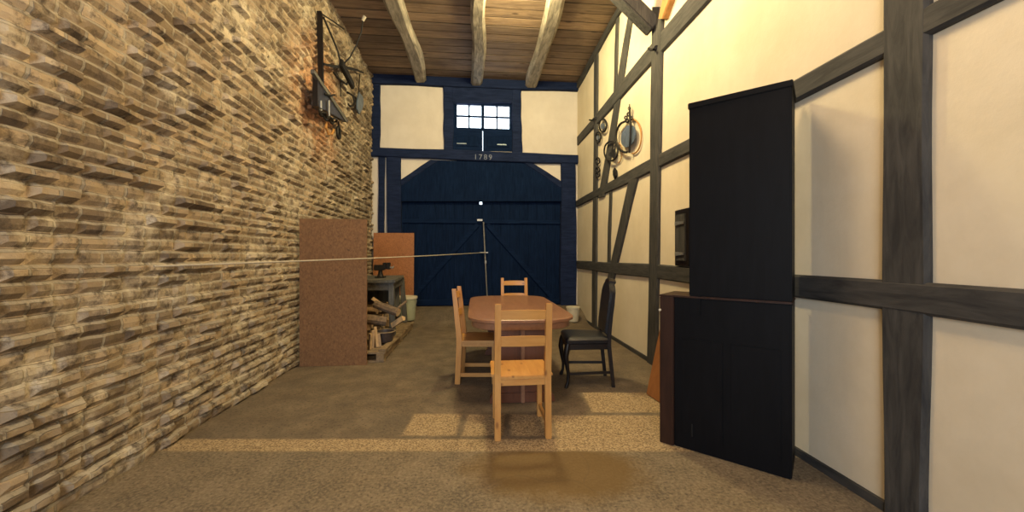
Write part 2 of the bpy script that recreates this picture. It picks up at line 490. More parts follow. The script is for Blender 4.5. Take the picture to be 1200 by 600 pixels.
# ---- far wall timbers
NF = V((0, -1, 0))
def ftim(p, label, thick=.05, jit=.008, seed=0, n=14, mat='timber_far', yoff=0.0, bend=0, back=.02):
    bm = BM(); q = [wf(x, y, YF - thick) for x, y in p]
    q = [V((v.x, YF - yoff, v.z)) for v in q]
    strip(bm, q[0], q[1], q[2], q[3], NF, thick, back, n, jit, seed, bend)
    return trim(bm, mat, label)
ftim([(430, 82), (430, 97), (684, 90), (684, 106)], 'dark plate timber under the ceiling at the end wall', .10, .010, 1)
ftim([(432, 172), (432, 183), (680, 181), (680, 192)], 'dark beam with carved date above the gate', .09, .008, 2)
BEAM = bpy.data.objects['trim_%d' % TN[0]]
ftim([(435, 96), (445.5, 96), (435, 173), (445, 173)], 'dark upper post in the left corner of the end wall', .05, .006, 3)
ftim([(519, 100), (531, 100), (520.5, 178), (531, 178)], 'dark post left of the hatch window', .06, .008, 4)
ftim([(600, 102), (611, 102), (600, 181), (612, 181)], 'dark post right of the hatch window', .06, .008, 5)
ftim([(529, 99), (529, 121), (602, 101), (602, 121)], 'dark board above the hatch window', .05, .004, 6)
ftim([(443, 183), (450.5, 183), (443.5, 356), (450.5, 356)], 'narrow dark post beside the brick wall', .05, .005, 7)
ftim([(453, 183), (469.5, 184), (453, 357), (471, 357)], 'broad dark gate post on the left', .07, .006, 8, back=.09)
ftim([(658, 190), (675, 191), (657, 359), (676, 360)], 'broad dark gate post on the right', .07, .006, 9, back=.09)
# gate head panel between the two plaster corners
bm = BM()
pp = [(470, 214), (507, 187.5), (620, 190.5), (658, 216), (658, 236), (470, 236)]
prism(bm, [V((wf(x, y, YF - .035).x, YF + .07, wf(x, y, YF - .035).z)) for x, y in pp], (0, -.105, 0), .006)
trim(bm, 'gate', 'dark arched board panel over the gate leaves')
for s, (p, l) in enumerate((([(470, 210), (470, 218), (504, 187), (514, 188)], 'left'), ([(658, 212), (658, 221), (624, 190.5), (613, 190)], 'right'))):
    ftim(p, 'dark slanting knee brace at the %s top corner of the gate' % l, .05, .003, 20 + s, 6)
# carved date
cu = bpy.data.curves.new('carved_date', 'FONT'); cu.body = '1789'; cu.size = .15; cu.extrude = .004; cu.space_character = 1.35
cu.align_x = 'CENTER'; cu.align_y = 'CENTER'
co = bpy.data.objects.new('carved_date', cu); COL.objects.link(co)
p = wf(566, 184.3, YF - .094); co.location = p; co.rotation_euler = (math.pi / 2, 0, 0); cu.materials.append(MAT['carved'])
co.parent = BEAM; WM[co.name] = Matrix.Identity(4); co['label'] = 'pale carved numerals on the beam'

# ---- gate (door_1)
gate = thing('door_1', 'dark blue black double barn gate with diagonal battens', 'gate', (0, YF + .08, 0), 0, None, 'structure')
YG = YF + .05
mid = wf(565, 258, YG).x
def zrow(py): return wf(564, py, YG).z
for s, (xa, xb) in enumerate(((gx0 - .02, mid - .001), (mid + .001, gx1 + .02))):
    bm = BM(); n = 9; w = (xb - xa) / n; nz = zrow(239.5); nx = wf(564, 237, YG).x
    for i in range(n):
        d = random.uniform(-.004, .004)
        top = nz if (s == 0 and i == n - 1) else gz + .03
        box(bm, xa + i * w + .0005, xa + (i + 1) * w - .0005, YG + .01 + d, YG + .045, ramp_z(YF), top, .004, 1)
    if s == 0:                                              # worn notch in the last board lets a spot of daylight in
        box(bm, xa + 8 * w, nx - .035, YG + .01, YG + .045, nz - .003, gz + .03, .002, 1)
        box(bm, nx + .035, xb - .0005, YG + .01, YG + .045, nz - .003, gz + .03, .002, 1)
        box(bm, xa, nx - .036, YG + .04, YG + .06, ramp_z(YF), gz + .02); box(bm, nx - .04, xb + .06, YG + .04, YG + .06, ramp_z(YF), nz)
        box(bm, nx + .036, xb + .06, YG + .04, YG + .06, nz - .01, gz + .02)
    else: box(bm, xa + .07, xb, YG + .04, YG + .06, ramp_z(YF), gz + .02)
    leaf = obj('gate_leaf', bm, 'gate', gate)
    bm = BM(); z1 = zrow(257.5); z2 = zrow(262)
    box(bm, xa + .03, xb - .01, YG - .028, YG + .012, z2, z1, .006, 1); obj('rail', bm, 'gate_rail', leaf)
    bm = BM(); box(bm, xa + .03, xb - .01, YG - .028, YG + .012, GB + .05, GB + .17, .006, 1); obj('rail', bm, 'gate_rail', leaf)
    bm = BM()
    if s == 0: a, b = wf(560, 263, YG), wf(486, 346, YG)
    else: a, b = wf(571, 263, YG), wf(648, 350, YG)
    bar(bm, V((a.x, YG - .008, a.z)), V((b.x, YG - .008, b.z)), .04, .09, (0, 0, 1), .005)
    obj('diagonal_brace', bm, 'gate_rail', leaf)
    # edge stile
    bm = BM(); xe = xa + .02 if s == 0 else xb - .10
    box(bm, xe, xe + .08, YG - .02, YG + .012, GB + .17, z2, .006, 1); obj('stile', bm, 'gate_rail', leaf)
# iron rod that bars the gate
rod = thing('locking_rod', 'tall pale iron rod barring the middle of the dark gate', 'gate bar', (mid + .03, YG - .06, ramp_z(YF)))
bm = BM(); a, b = wf(566.5, 260, YG - .06), wf(571, 352, YG - .06)
tube(bm, [a, a.lerp(b, .5), b], .014, 8); obj('bar', bm, 'steel', rod, True, True)
bm = BM(); p = wf(562, 258, YG - .05); box(bm, p.x - .05, p.x + .06, YG - .075, YG - .028, p.z - .02, p.z + .02, .004); obj('latch_plate', bm, 'steel', rod)
bm = BM(); p = wf(567.5, 296, YG - .06); box(bm, p.x - .09, p.x + .08, YG - .085, YG - .065, p.z - .012, p.z + .012, .003); obj('handle', bm, 'steel', rod)
bm = BM(); p = wf(569, 307, YG - .06); lathe(bm, [(0, -.03), (.024, -.03), (.024, .03), (0, .03)], p, 10); obj('collar', bm, 'steel', rod)

# ---- hatch with the glazed window (window_1)
hw = thing('window_1', 'glazed double shutter with eight bright panes high above the gate', 'window', (0, YF, wz0), 0, None, 'structure')
wm = (wf(565.7, 150).x)
for s, (xa, xb) in enumerate(((wx0 + .0, wm - .005), (wm + .005, wx1 - .0))):
    ya, yb = YF + .005, YF + .045
    pz1, pz0 = wf(565, 123).z, wf(565, 150).z
    pxa, pxb = (wf(535.5, 130).x, wf(564, 130).x) if s == 0 else (wf(567.5, 130).x, wf(597, 130).x)
    if s == 0: pxb = min(pxb, xb - .012)
    else: pxa = max(pxa, xa + .012)
    bm = BM()
    box(bm, xa, pxa, ya, yb, wz0 + .01, wz1, .003, 1); box(bm, pxb, xb, ya, yb, wz0 + .01, wz1, .003, 1)
    box(bm, pxa, pxb, ya, yb, pz1, wz1, .003, 1); box(bm, pxa, pxb, ya, yb, wz0 + .01, pz0, .003, 1)
    sh = obj('shutter', bm, 'gate_rail', hw)
    bm = BM(); cx = (pxa + pxb) / 2; cz = (pz0 + pz1) / 2
    box(bm, cx - .016, cx + .016, ya + .006, yb - .006, pz0, pz1); box(bm, pxa, pxb, ya + .006, yb - .006, cz - .016, cz + .016)
    obj('glazing_bar', bm, 'gate_rail', sh)
    if s == 0:
        bm = BM(); box(bm, xb - .004, xb + .024, ya - .006, yb - .002, wf(565, 153).z, wz1, .002, 1); obj('cover_strip', bm, 'gate_rail', sh)
    bm = BM(); box(bm, pxa, pxb, yb - .014, yb - .010, pz0, pz1); obj('pane', bm, 'glass', sh)
    bm = BM(); zc = wf(565, 160).z
    box(bm, xa + .09, xb - .09, ya - .014, ya + .003, wz0 + .09, zc, .006, 1); obj('panel', bm, 'gate', sh)
    bm = BM(); hx = wf(541 if s == 0 else 588, 169).x; hz = wf(565, 169).z
    box(bm, hx - .10, hx + .10, ya - .022, ya - .010, hz - .012, hz + .012, .003); obj('strap', bm, 'blade', sh)

# ---- right wall timbers, each hewn by itself
def rtim(p, label, thick=.03, jit=.007, seed=0, n=14, mat='timber', bend=0, ext=None):
    bm = BM(); q = [wr(x, y, thick) for x, y in p]; q = [v - NR * thick for v in q]
    if ext is not None:
        k = (q[0].y - ext) / (q[0].y - q[2].y); q[2] = q[0].lerp(q[2], k); q[3] = q[1].lerp(q[3], k)
    strip(bm, q[0], q[1], q[2], q[3], NR, thick, .02, n, jit, seed, bend)
    return trim(bm, mat, label)
rtim([(763.5, 8), (775, 8), (758, 428), (768, 434)], 'main dark post of the right wall rising behind the cupboard', .035, .006, 31, 22)
rtim([(676, 160), (676, 170), (838, -42), (838, -8)], 'topmost dark rail of the right wall', .03, .010, 32, 30, 'timber_y', ext=.3)
rtim([(674, 235.5), (674, 243), (850, 137), (850, 158)], 'dark rail under the hanging ironware on the right wall', .032, .010, 33, 30, 'timber_y', ext=.3)
rtim([(674, 305), (674, 314), (850, 316), (850, 339)], 'lowest dark rail of the right wall behind the black chair', .032, .008, 34, 30, 'timber_y', ext=.3)
rtim([(696, 66), (700, 60), (693, 384), (698, 388)], 'slender dark post nearest the gate on the right wall', .028, .006, 35, 20)
rtim([(721, 22), (724.5, 20), (718.5, 108), (722, 106)], 'short thin dark stud high on the right wall', .022, .004, 36, 8)
rtim([(738, 4), (743.5, 4), (701, 232), (708, 230)], 'long slanting dark brace at the ironware on the right wall', .026, .010, 37, 16)
rtim([(713.5, 222), (716.5, 222), (711, 308), (714.5, 308)], 'thin crooked stud between the two lower rails', .018, .006, 38, 10)
rtim([(736, 212), (746.5, 209), (701, 372), (707, 374)], 'slanting dark brace behind the black chair', .028, .006, 39, 16, bend=.01)
for s, p in enumerate([[(676, 96), (676, 103), (733, -16), (738, -10)]]):
    rtim(p, 'wall plate timber under the ceiling on the right', .05, .006, 40, 14, 'timber_y')
bm = BM(); ya_ = 1.75; strip(bm, (rwx(ya_), ya_, 0), (rwx(ya_), ya_ - .19, 0), (rwx(ya_), ya_ - .02, ZC), (rwx(ya_), ya_ - .2, ZC), NR, .035, .02, 20, .007, 77)
trim(bm, 'timber', 'dark post of the right wall on the near side of the cupboard')
# baseboard
bm = BM(); a, b = V((rwx(1.0), 1.0, 0)), V((rwx(YF), YF, 0)); t = NR * .02
hexa(bm, [a + t, a, b, b + t, a + t + V((0, 0, .05)), a + V((0, 0, .05)), b + V((0, 0, .05)), b + t + V((0, 0, .05))])
tag(obj('baseboard_right', bm, 'timber_y'), 'low dark sole timber along the foot of the right wall', None, None, 'structure')
# knee brace leaving the wall to carry a cross beam, with its orange neighbour
bm = BM(); yb = wr(768, 25).y
bar(bm, (rwx(yb) - .02, yb, 3.96), (rwx(yb) - 1.02, yb + .02, ZC - .05), .16, .17, (0, 1, 0), .012)
trim(bm, 'timber', 'dark knee brace leaving the main post towards the ceiling')
bm = BM(); bar(bm, (-2.05, yb, ZC - .10), (rwx(yb) - .01, yb, ZC - .10), .2, .2, (0, 0, 1), .015)
trim(bm, 'timber_y', 'cross beam under the ceiling carried by the knee brace')
rtim([(771, 22), (776, 22), (779, -18), (790, -18)], 'short orange brown brace beside the top of the main post', .07, .003, 42, 6, 'orange_wood')

# ---- ceiling joists
def joist(xf, xn, w, label, seed):
    bm = BM(); R = random.Random(seed); ph = [R.uniform(0, 6.28) for _ in range(8)]; rings = []; n = 40
    for i in range(n + 1):
        t = i / n; y = 7.9 - t * 9.5; x = xf + (xn - xf) * t * .5
        x += .035 * math.sin(t * 9 + ph[0]) + .02 * math.sin(t * 23 + ph[1])
        wl_ = w * (.5 + .05 * math.sin(t * 13 + ph[2])) + .012 * math.sin(t * 41 + ph[6]); wr_ = w * (.5 + .05 * math.sin(t * 15 + ph[3])) + .012 * math.sin(t * 37 + ph[7])
        zb = ZC - .145 + .012 * math.sin(t * 17 + ph[4])
        rings.append([bm.verts.new(c) for c in ((x - wl_, y, ZC + .01), (x - wl_ * 1.02, y, zb + .05), (x - wl_ * .68, y, zb), (x + wr_ * .62, y, zb + .004), (x + wr_, y, zb + .055), (x + wr_ * .98, y, ZC + .01))])
    for A, B in zip(rings, rings[1:]):
        for k in range(6): bm.faces.new((A[k], A[(k + 1) % 6], B[(k + 1) % 6], B[k]))
    bm.faces.new(rings[0][::-1]); bm.faces.new(rings[-1])
    trim(bm, 'joist', label, True)
joist(-1.12, -1.10, .24, 'hewn grey ceiling joist nearest the brick wall', 1)
joist(.03, .05, .22, 'hewn grey ceiling joist above the middle of the gate', 2)
joist(1.14, 1.12, .25, 'hewn grey ceiling joist nearest the half-timbered wall', 3)

# ------------------------------------------------------------------ table
tx0, tx1, ty0, ty1 = -.06, .89, 3.22, 5.2
tcx, tcy = (tx0 + tx1) / 2, (ty0 + ty1) / 2
tab = thing('dining_table', 'long red brown dining table with rounded corners on pedestals', 'table', (tcx, tcy, 0))
def outline(hx, hy, r, bulge=.02, n=10):
    pts = []
    for cx, cy, a0 in ((1, 1, 0), (-1, 1, 90), (-1, -1, 180), (1, -1, 270)):
        for k in range(n + 1):
            a = math.radians(a0 + 90 * k / n)
            x = cx * (hx - r) + r * math.cos(a); y = cy * (hy - r) + r * math.sin(a)
            pts.append((x, y))
    out = []
    for i, p in enumerate(pts):
        q = pts[(i + 1) % len(pts)]; out.append(p)
        L = math.hypot(q[0] - p[0], q[1] - p[1])
        if L > .15:
            for k in range(1, 8): out.append((p[0] + (q[0] - p[0]) * k / 8, p[1] + (q[1] - p[1]) * k / 8))
    return [(x * (1 + bulge * (1 - (y / hy) ** 2)), y * (1 + .6 * bulge * (1 - (x / hx) ** 2))) for x, y in out]
def slab(bm, rings):
    R = [[bm.verts.new((x, y, z)) for x, y in o] for o, z in rings]; n = len(R[0])
    for A, B in zip(R, R[1:]):
        for k in range(n): bm.faces.new((A[k], A[(k + 1) % n], B[(k + 1) % n], B[k]))
    bm.faces.new(R[0][::-1]); bm.faces.new(R[-1])
hx, hy = (tx1 - tx0) / 2, (ty1 - ty0) / 2
bm = BM()
slab(bm, [(outline(hx - .012, hy - .012, .26), .716), (outline(hx, hy, .27), .722), (outline(hx, hy, .27), .742), (outline(hx - .006, hy - .006, .265), .749), (outline(hx - .012, hy - .012, .26), .75)])
obj('table_top', bm, 'table', tab, False, True)
bm = BM()
slab(bm, [(outline(hx - .035, hy - .035, .25), .655), (outline(hx - .030, hy - .030, .25), .662), (outline(hx - .030, hy - .030, .25), .716)])
obj('apron', bm, 'table', tab, False, True)
for sy in (-1, 1):
    y = sy * .82; bm = BM()
    box(bm, -.25, .25, y - .02, y + .02, .07, .656, .006)
    ped = obj('pedestal', bm, 'table_z', tab, False)
    bm = BM(); box(bm, -.017, .017, y - .06, y - .019, .0, .656, .006); box(bm, -.017, .017, y + .019, y + .06, .0, .656, .006)
    obj('rib', bm, 'table', ped, False)
    bm = BM(); prism(bm, [(-.29, y - .045, 0), (.29, y - .045, 0), (.285, y - .045, .04), (.26, y - .045, .085), (-.26, y - .045, .085), (-.285, y - .045, .04)], (0, .09, 0), .006)
    obj('foot', bm, 'table_z', ped, False)
bm = BM(); box(bm, -.018, .018, -.80, .80, .20, .32, .006); obj('stretcher', bm, 'table_z', tab, False)

# ------------------------------------------------------------------ pine chairs (front is +Y)
def make_pine(loc, rz, label):
    t = thing('pine_chair', label, 'chair', loc, rz, 'pine chairs round the table')
    W = .197
    for s in (-1, 1):                                                     # back posts with a lean
        bm = BM(); x = s * (W - .018)
        prof = [(-.222, 0), (-.170, 0), (-.150, .40), (-.150, .46), (-.212, .955), (-.252, .955), (-.205, .46), (-.205, .40)]
        prism(bm, [(x - .022, a, b) for a, b in prof], (.044, 0, 0), .004); obj('leg', bm, 'pine_z', t, False)
    for s in (-1, 1):
        bm = BM(); x = s * .178
        box(bm, x - .019, x + .019, .150, .190, 0, .421, .004); obj('leg', bm, 'pine_z', t, False)
    # seat
    bm = BM(); pts = [(-.158, -.205), (.158, -.205), (.158, -.148), (.222, -.148), (.215, .215), (-.215, .215), (-.222, -.148), (-.158, -.148)]
    prism(bm, [(x, y, .421) for x, y in pts], (0, 0, .022), .004); obj('seat', bm, 'pine_y', t, False)
    bm = BM()
    box(bm, -.16, .16, -.200, -.178, .375, .420, .003); box(bm, -.16, .16, .160, .182, .375, .420, .003)
    for s in (-1, 1): box(bm, s * .178 - .011, s * .178 + .011, -.16, .151, .375, .420, .003)
    obj('seat_rail', bm, 'pine_x', t, False)
    def slat(z0, z1, yb):                                                 # bowed slat with a cambered top
        bm = BM(); n = 12; R = []
        for i in range(n + 1):
            u = -1 + 2 * i / n; x = u * .163; b = -.014 * (1 - u * u)
            zt = z1 + .006 * (1 - u * u); sh = -.123 * .0
            def yy(z): return yb(z) + b
            R.append([bm.verts.new(c) for c in ((x, yy(z0) - .010, z0), (x, yy(z0) + .010, z0), (x, yy(zt) + .010, zt), (x, yy(zt) - .010, zt))])
        for A, B in zip(R, R[1:]):
            for k in range(4): bm.faces.new((A[k], A[(k + 1) % 4], B[(k + 1) % 4], B[k]))
        bm.faces.new(R[0][::-1]); bm.faces.new(R[-1])
        obj('back_slat', bm, 'pine_x', t, False)
    yb = lambda z: -.178 - (z - .46) * .112
    slat(.845, .908, yb); slat(.655, .722, yb)
    for s in (-1, 1):
        bm = BM(); box(bm, s * .178 - .010, s * .178 + .010, -.175, .155, .072, .110, .003); obj('stretcher', bm, 'pine_y', t, False)
    return t
c0 = make_pine((.335, 2.885, 0), 0, 'pine chair with its slatted back to the viewer at the near table end')
dup(c0, (.035, 4.06, 0), -math.pi / 2 - .10, 'pine chair standing sideways at the left long side of the table')
dup(c0, (.585, 5.56, 0), math.pi, 'pine chair at the far table end with only its back showing above the top')

# ------------------------------------------------------------------ dark upholstered chair
dk = thing('upholstered_chair', 'black leather chair with tall padded back and curved front legs by the right wall', 'chair', (1.125, 3.865, 0), math.radians(83.7))
bm = BM()
hwf, hwb = .235, .195
def trap(z, g=0.0): return [(-hwb + g, -.215 + g), (hwb - g, -.215 + g), (hwf - g, .225 - g), (-hwf + g, .225 - g)]
def ring_round(pts, r, n=5):
    out = []; N = len(pts)
    for i in range(N):
        p = V((*pts[i], 0)); a = (V((*pts[i - 1], 0)) - p).normalized(); b = (V((*pts[(i + 1) % N], 0)) - p).normalized()
        for k in range(n + 1):
            t = k / n; q = p + a * r * (1 - t) ** 2 + b * r * t ** 2; out.append((q.x, q.y))
    return out
slab(bm, [(ring_round(trap(0, .012), .03), .425), (ring_round(trap(0, 0), .03), .435), (ring_round(trap(0, -.004), .035), .465), (ring_round(trap(0, .012), .04), .487), (ring_round(trap(0, .05), .05), .497), (ring_round(trap(0, .12), .05), .502)])
obj('seat', bm, 'leather', dk, False, True)
bm = BM()
bar(bm, (-.20, .205, .40), (.20, .205, .40), .025, .055, bev=.003); bar(bm, (-.175, -.195, .40), (.175, -.195, .40), .025, .055, bev=.003)
for s in (-1, 1): bar(bm, (s * .18, -.19, .40), (s * .216, .20, .40), .025, .055, bev=.003)
obj('seat_rail', bm, 'darkwood', dk, False)
for s in (-1, 1):                                                         # cabriole front legs
    bm = BM(); x = s * .212; y = .203
    pts = [(x, y, .43), (x + s * .004, y + .010, .38), (x + s * .010, y + .022, .31), (x + s * .004, y + .010, .22), (x, y - .004, .13), (x, y + .0, .06), (x + s * .004, y + .016, .018), (x + s * .005, y + .022, .0)]
    tube(bm, pts, [.026, .030, .027, .021, .016, .014, .019, .017], 10); obj('leg', bm, 'darkwood', dk, False, True)
for s in (-1, 1):                                                         # rear legs run up into the back uprights
    bm = BM(); x = s * .18
    prof = [(-.262, 0), (-.230, 0), (-.185, .40), (-.185, .50), (-.235, .93), (-.262, .93), (-.222, .50), (-.222, .40)]
    prism(bm, [(x - .017, a, b) for a, b in prof], (.034, 0, 0), .004); obj('leg', bm, 'darkwood', dk, False)
bm = BM()                                                                 # padded back with shouldered top
yb = lambda z: -.186 - (z - .50) * .118
shape = [(-.175, .515), (.175, .515), (.185, .80), (.185, .925), (.165, .955), (.115, .975), (.09, 1.02), (-.09, 1.02), (-.115, .975), (-.165, .955), (-.185, .925), (-.185, .80)]
prism(bm, [(x, yb(z) - .035, z) for x, z in shape], (0, .06, .007), .012); obj('backrest', bm, 'leather', dk, False, True)
bm = BM()
prism(bm, [(x * 1.05, yb(z) - .048, z) for x, z in [(-.09, 1.0), (-.09, 1.03), (-.05, 1.052), (.05, 1.052), (.09, 1.03), (.09, 1.0)]], (0, .07, .006), .008)
obj('crest', bm, 'darkwood', dk, False)
for s in (-1, 1):
    bm = BM(); bar(bm, (s * .18, -.235, .145), (s * .208, .196, .135), .018, .026, bev=.003); obj('stretcher', bm, 'darkwood', dk, False)

# ------------------------------------------------------------------ left side: chipboard, pallets, wood, bench, buckets
bm = BM(); a = fl(430, 427.5); b = wl(375, 300)
zt = hit(430, 257, (0, a.y, 0), (0, 1, 0)).z
box(bm, -2.035, a.x, a.y - .011, a.y + .011, 0, zt, .003)
tag(obj('chipboard_sheet', bm, 'chip'), 'large brown chipboard sheet standing upright before the firewood pallet', 'board')
bm = BM(); yb = 7.86; p = wf(485, 273, yb); x1 = p.x; z1 = p.z
hexa(bm, [(-2.02, yb - .03, ramp_z(yb - .04)), (x1, yb - .03, ramp_z(yb - .04)), (x1, yb - .008, ramp_z(yb)), (-2.02, yb - .008, ramp_z(yb)), (-2.02, yb + .02, z1), (x1, yb + .02, z1), (x1, yb + .042, z1), (-2.02, yb + .042, z1)], .003)
tag(obj('chipboard_sheet', bm, 'chip_o'), 'orange brown chipboard sheet leaning against the left gate post', 'board')

def pallet(loc, L, label):
    t = thing('pallet', label, 'pallet', loc, 0, 'firewood pallets')
    W = .92
    for i in range(3):
        bm = BM(); x = -W / 2 + .05 + i * (W - .1) / 2
        box(bm, x - .045, x + .045, -L / 2, L / 2, .022, .10, .004); obj('bearer', bm, 'pallet', t, False)
    for i in range(8):
        bm = BM(); w = L / 8; y = -L / 2 + w * (i + .5); d = random.uniform(-.012, .02)
        box(bm, -W / 2 + d, W / 2 + d, y - w * .40, y + w * .40, .10, .125, .004); obj('deck_board', bm, 'pallet', t, False)
    for i in range(3):
        bm = BM(); y = -L / 2 + .06 + i * (L - .12) / 2
        box(bm, -W / 2, W / 2, y - .045, y + .045, 0, .022, .003); obj('bottom_board', bm, 'pallet', t, False)
pallet((-1.555, 5.28, 0), 1.04, 'weathered pallet with the dark basin, half behind the big chipboard sheet')
pallet((-1.555, 6.38, 0), 1.08, 'weathered pallet under the grey workbench')
# loose plank lying on the front pallet edge
bm = BM(); bar(bm, (-1.13, 4.80, .140), (-1.10, 5.75, .140), .085, .024, bev=.004)
tag(obj('loose_plank', bm, 'pallet'), 'loose light plank lying along the outer pallet edge', 'plank')

def log_mesh(bm, a, b, r, kind, seed):
    R = random.Random(seed); a, b = V(a), V(b); d = (b - a).normalized(); u = d.cross(V((0, 0, 1)))
    u = u.normalized() if u.length > .1 else V((1, 0, 0)); w = d.cross(u)
    if kind == 'round': base = [(math.cos(k * .6283) * R.uniform(.9, 1.08), math.sin(k * .6283) * R.uniform(.9, 1.08)) for k in range(10)]
    else:                                                                  # split quarter
        th = R.uniform(0, 6.28)
        base = [(-.75, -.55)] + [(-.75 + 1.6 * math.cos(q), -.55 + 1.5 * math.sin(q)) for q in (0, .32, .65, .98, 1.3, 1.57)]
        base = [(x * math.cos(th) - y * math.sin(th), x * math.sin(th) + y * math.cos(th)) for x, y in base]
    rings = []
    for i in range(5):
        t = i / 4; c = a.lerp(b, t) + u * R.uniform(-.06, .06) * r
        k = R.uniform(.94, 1.05)
        rings.append([bm.verts.new(c + (u * x + w * y) * r * k) for x, y in base])
    n = len(base)
    for A, B in zip(rings, rings[1:]):
        for k in range(n):
            f = bm.faces.new((A[k], A[(k + 1) % n], B[(k + 1) % n], B[k]))
            if kind != 'round' and k in (0, n - 1): f.material_index = 1
    for cap in (rings[0][::-1], rings[-1]):
        f = bm.faces.new(cap); f.material_index = 1
def log(a, b, r, kind, seed, label, group='firewood logs on the pallets'):
    bm = BM(); log_mesh(bm, a, b, r, kind, seed)
    tag(obj('firewood_log', bm, ['bark', 'cut']), label, 'log', group)
R = random.Random(3); sd = 100
LB = 'rough split firewood log stacked in the rows under the workbench'
for lay, (ny_, z) in enumerate(((11, .205), (10, .345), (6, .485))):
    for i in range(ny_):
        y = 4.93 + i * .165 + lay * .08 + (.66 if lay == 2 else 0)
        if y > 6.68: continue
        r = R.uniform(.060, .070); dxx = R.uniform(-.07, .05); sw = R.uniform(-.05, .05)
        log((-1.92, y - sw * .5, z), (-1.40 + dxx, y + sw * .5, z + R.uniform(-.01, .01)), r, R.choice(('round', 'split', 'split')), sd, LB); sd += 1
def at(px, py, y): return wf(px, py, y)
log(at(424, 373, 5.12), at(452, 376.5, 5.22), .062, 'round', 301, 'thick round log with pale cut end lying just above the basin')
log(at(440, 356.5, 5.46), at(467, 366.5, 5.34), .060, 'round', 302, 'dark slanting log with pale end pointing down to the aisle')
log(at(461, 366, 5.32), at(476, 353, 5.50), .018, 'round', 303, 'thin pale branch sticking up in front of the bench leg')
log(at(437, 350, 5.56), at(449, 358, 5.46), .030, 'split', 304, 'short pale split piece topmost on the firewood heap')
log(at(460, 382, 5.52), at(473, 373, 5.47), .050, 'split', 305, 'dark split chunk between basin and bench leg')
for i, (x0_, y0_, x1_, y1_, yy, r) in enumerate(((433, 414, 434, 391, 4.92, .028), (437, 413, 438, 387, 4.97, .022), (442, 409, 439, 383, 5.04, .024), (446, 409, 444, 391, 5.06, .022))):
    p0, p1 = at(x0_, y0_, yy), at(x1_, y1_, yy); p0.z = .128; p0.x = max(p0.x, -1.335); p1.x = max(p1.x, -1.335)
    log(p0, p1, r, 'split', 320 + i, ['pale kindling stick standing upright right beside the chipboard edge', 'second upright kindling stick from the chipboard edge', 'tall upright kindling stick third from the chipboard edge', 'short upright kindling stick beside the basin'][i], 'kindling sticks beside the basin')

bs = thing('basin', 'dark round metal basin standing on the pallet among the firewood', 'basin', (-1.205, 5.24, .1515))
bm = BM(); lathe(bm, [(0, 0), (.095, 0), (.105, .006), (.14, .12), (.142, .135)], (-1.205, 5.24, .153)); lathe(bm, [(.134, .135), (.100, .02), (0, .014)], (-1.205, 5.24, .153)); obj('bowl', bm, 'basin', bs, True, True)
bm = BM(); tube(bm, [(-1.205 + .141 * math.cos(k * .2244), 5.24 + .141 * math.sin(k * .2244), .153 + .136) for k in range(28)], .008, 8, True); obj('rim', bm, 'pallet', bs, True, True)

wb = thing('workbench', 'grey worn workbench standing over the firewood beside the brick wall', 'workbench', (-1.6, 6.25, .125))
bm = BM(); ZB = .95
hexa(bm, [(-2.03, 5.57, ZB - .045), (-1.13, 5.57, ZB - .045), (-1.24, 6.88, ZB - .045), (-2.03, 6.88, ZB - .045), (-2.03, 5.57, ZB), (-1.13, 5.57, ZB), (-1.24, 6.88, ZB), (-2.03, 6.88, ZB)], .005)
obj('bench_top', bm, 'bench', wb)
for (xa, ya, xb_, yb_, zb_) in ((-1.20, 5.64, -1.18, 5.66, .126), (-1.27, 6.82, -1.22, 6.86, .126), (-1.975, 5.64, -1.975, 5.70, .126), (-1.975, 6.82, -1.975, 6.86, .126)):
    bm = BM(); bar(bm, (xb_, yb_, zb_), (xa, ya, ZB - .046), .075, .075, (0, 1, 0), .006); obj('leg', bm, 'bench_z', wb)
bm = BM(); bar(bm, (-1.98, 5.645, ZB - .10), (-1.22, 5.645, ZB - .10), .03, .11, bev=.004); obj('apron', bm, 'bench', wb)
bm = BM(); bar(bm, (-1.205, 5.68, ZB - .10), (-1.272, 6.80, ZB - .10), .03, .11, bev=.004); obj('apron', bm, 'bench', wb)
bm = BM(); bar(bm, (-1.93, 6.83, .62), (-1.31, 6.83, .62), .02, .50, bev=.004); obj('back_panel', bm, 'bench_z', wb)

vz = thing('bench_vice', 'small black iron vice mounted on the grey workbench', 'vice', (-1.46, 6.1, ZB))
bm = BM(); box(bm, -1.53, -1.39, 6.03, 6.17, ZB, ZB + .022, .004); lathe(bm, [(.055, .02), (.035, .06), (.028, .12), (0, .12)], (-1.46, 6.1, ZB), 14); obj('base', bm, 'iron', vz, True, True)
bm = BM(); box(bm, -1.55, -1.40, 6.06, 6.14, ZB + .115, ZB + .20, .008); box(bm, -1.415, -1.375, 6.05, 6.15, ZB + .13, ZB + .235, .006); obj('fixed_jaw', bm, 'iron', vz)
bm = BM(); box(bm, -1.355, -1.315, 6.05, 6.15, ZB + .13, ZB + .235, .006); box(bm, -1.40, -1.33, 6.075, 6.125, ZB + .135, ZB + .185, .004); obj('moving_jaw', bm, 'iron', vz)
bm = BM(); tube(bm, [(-1.33, 6.1, ZB + .16), (-1.26, 6.1, ZB + .16)], .012, 8); tube(bm, [(-1.27, 6.03, ZB + .14), (-1.27, 6.17, ZB + .18)], .006, 8); obj('handle', bm, 'steel', vz)

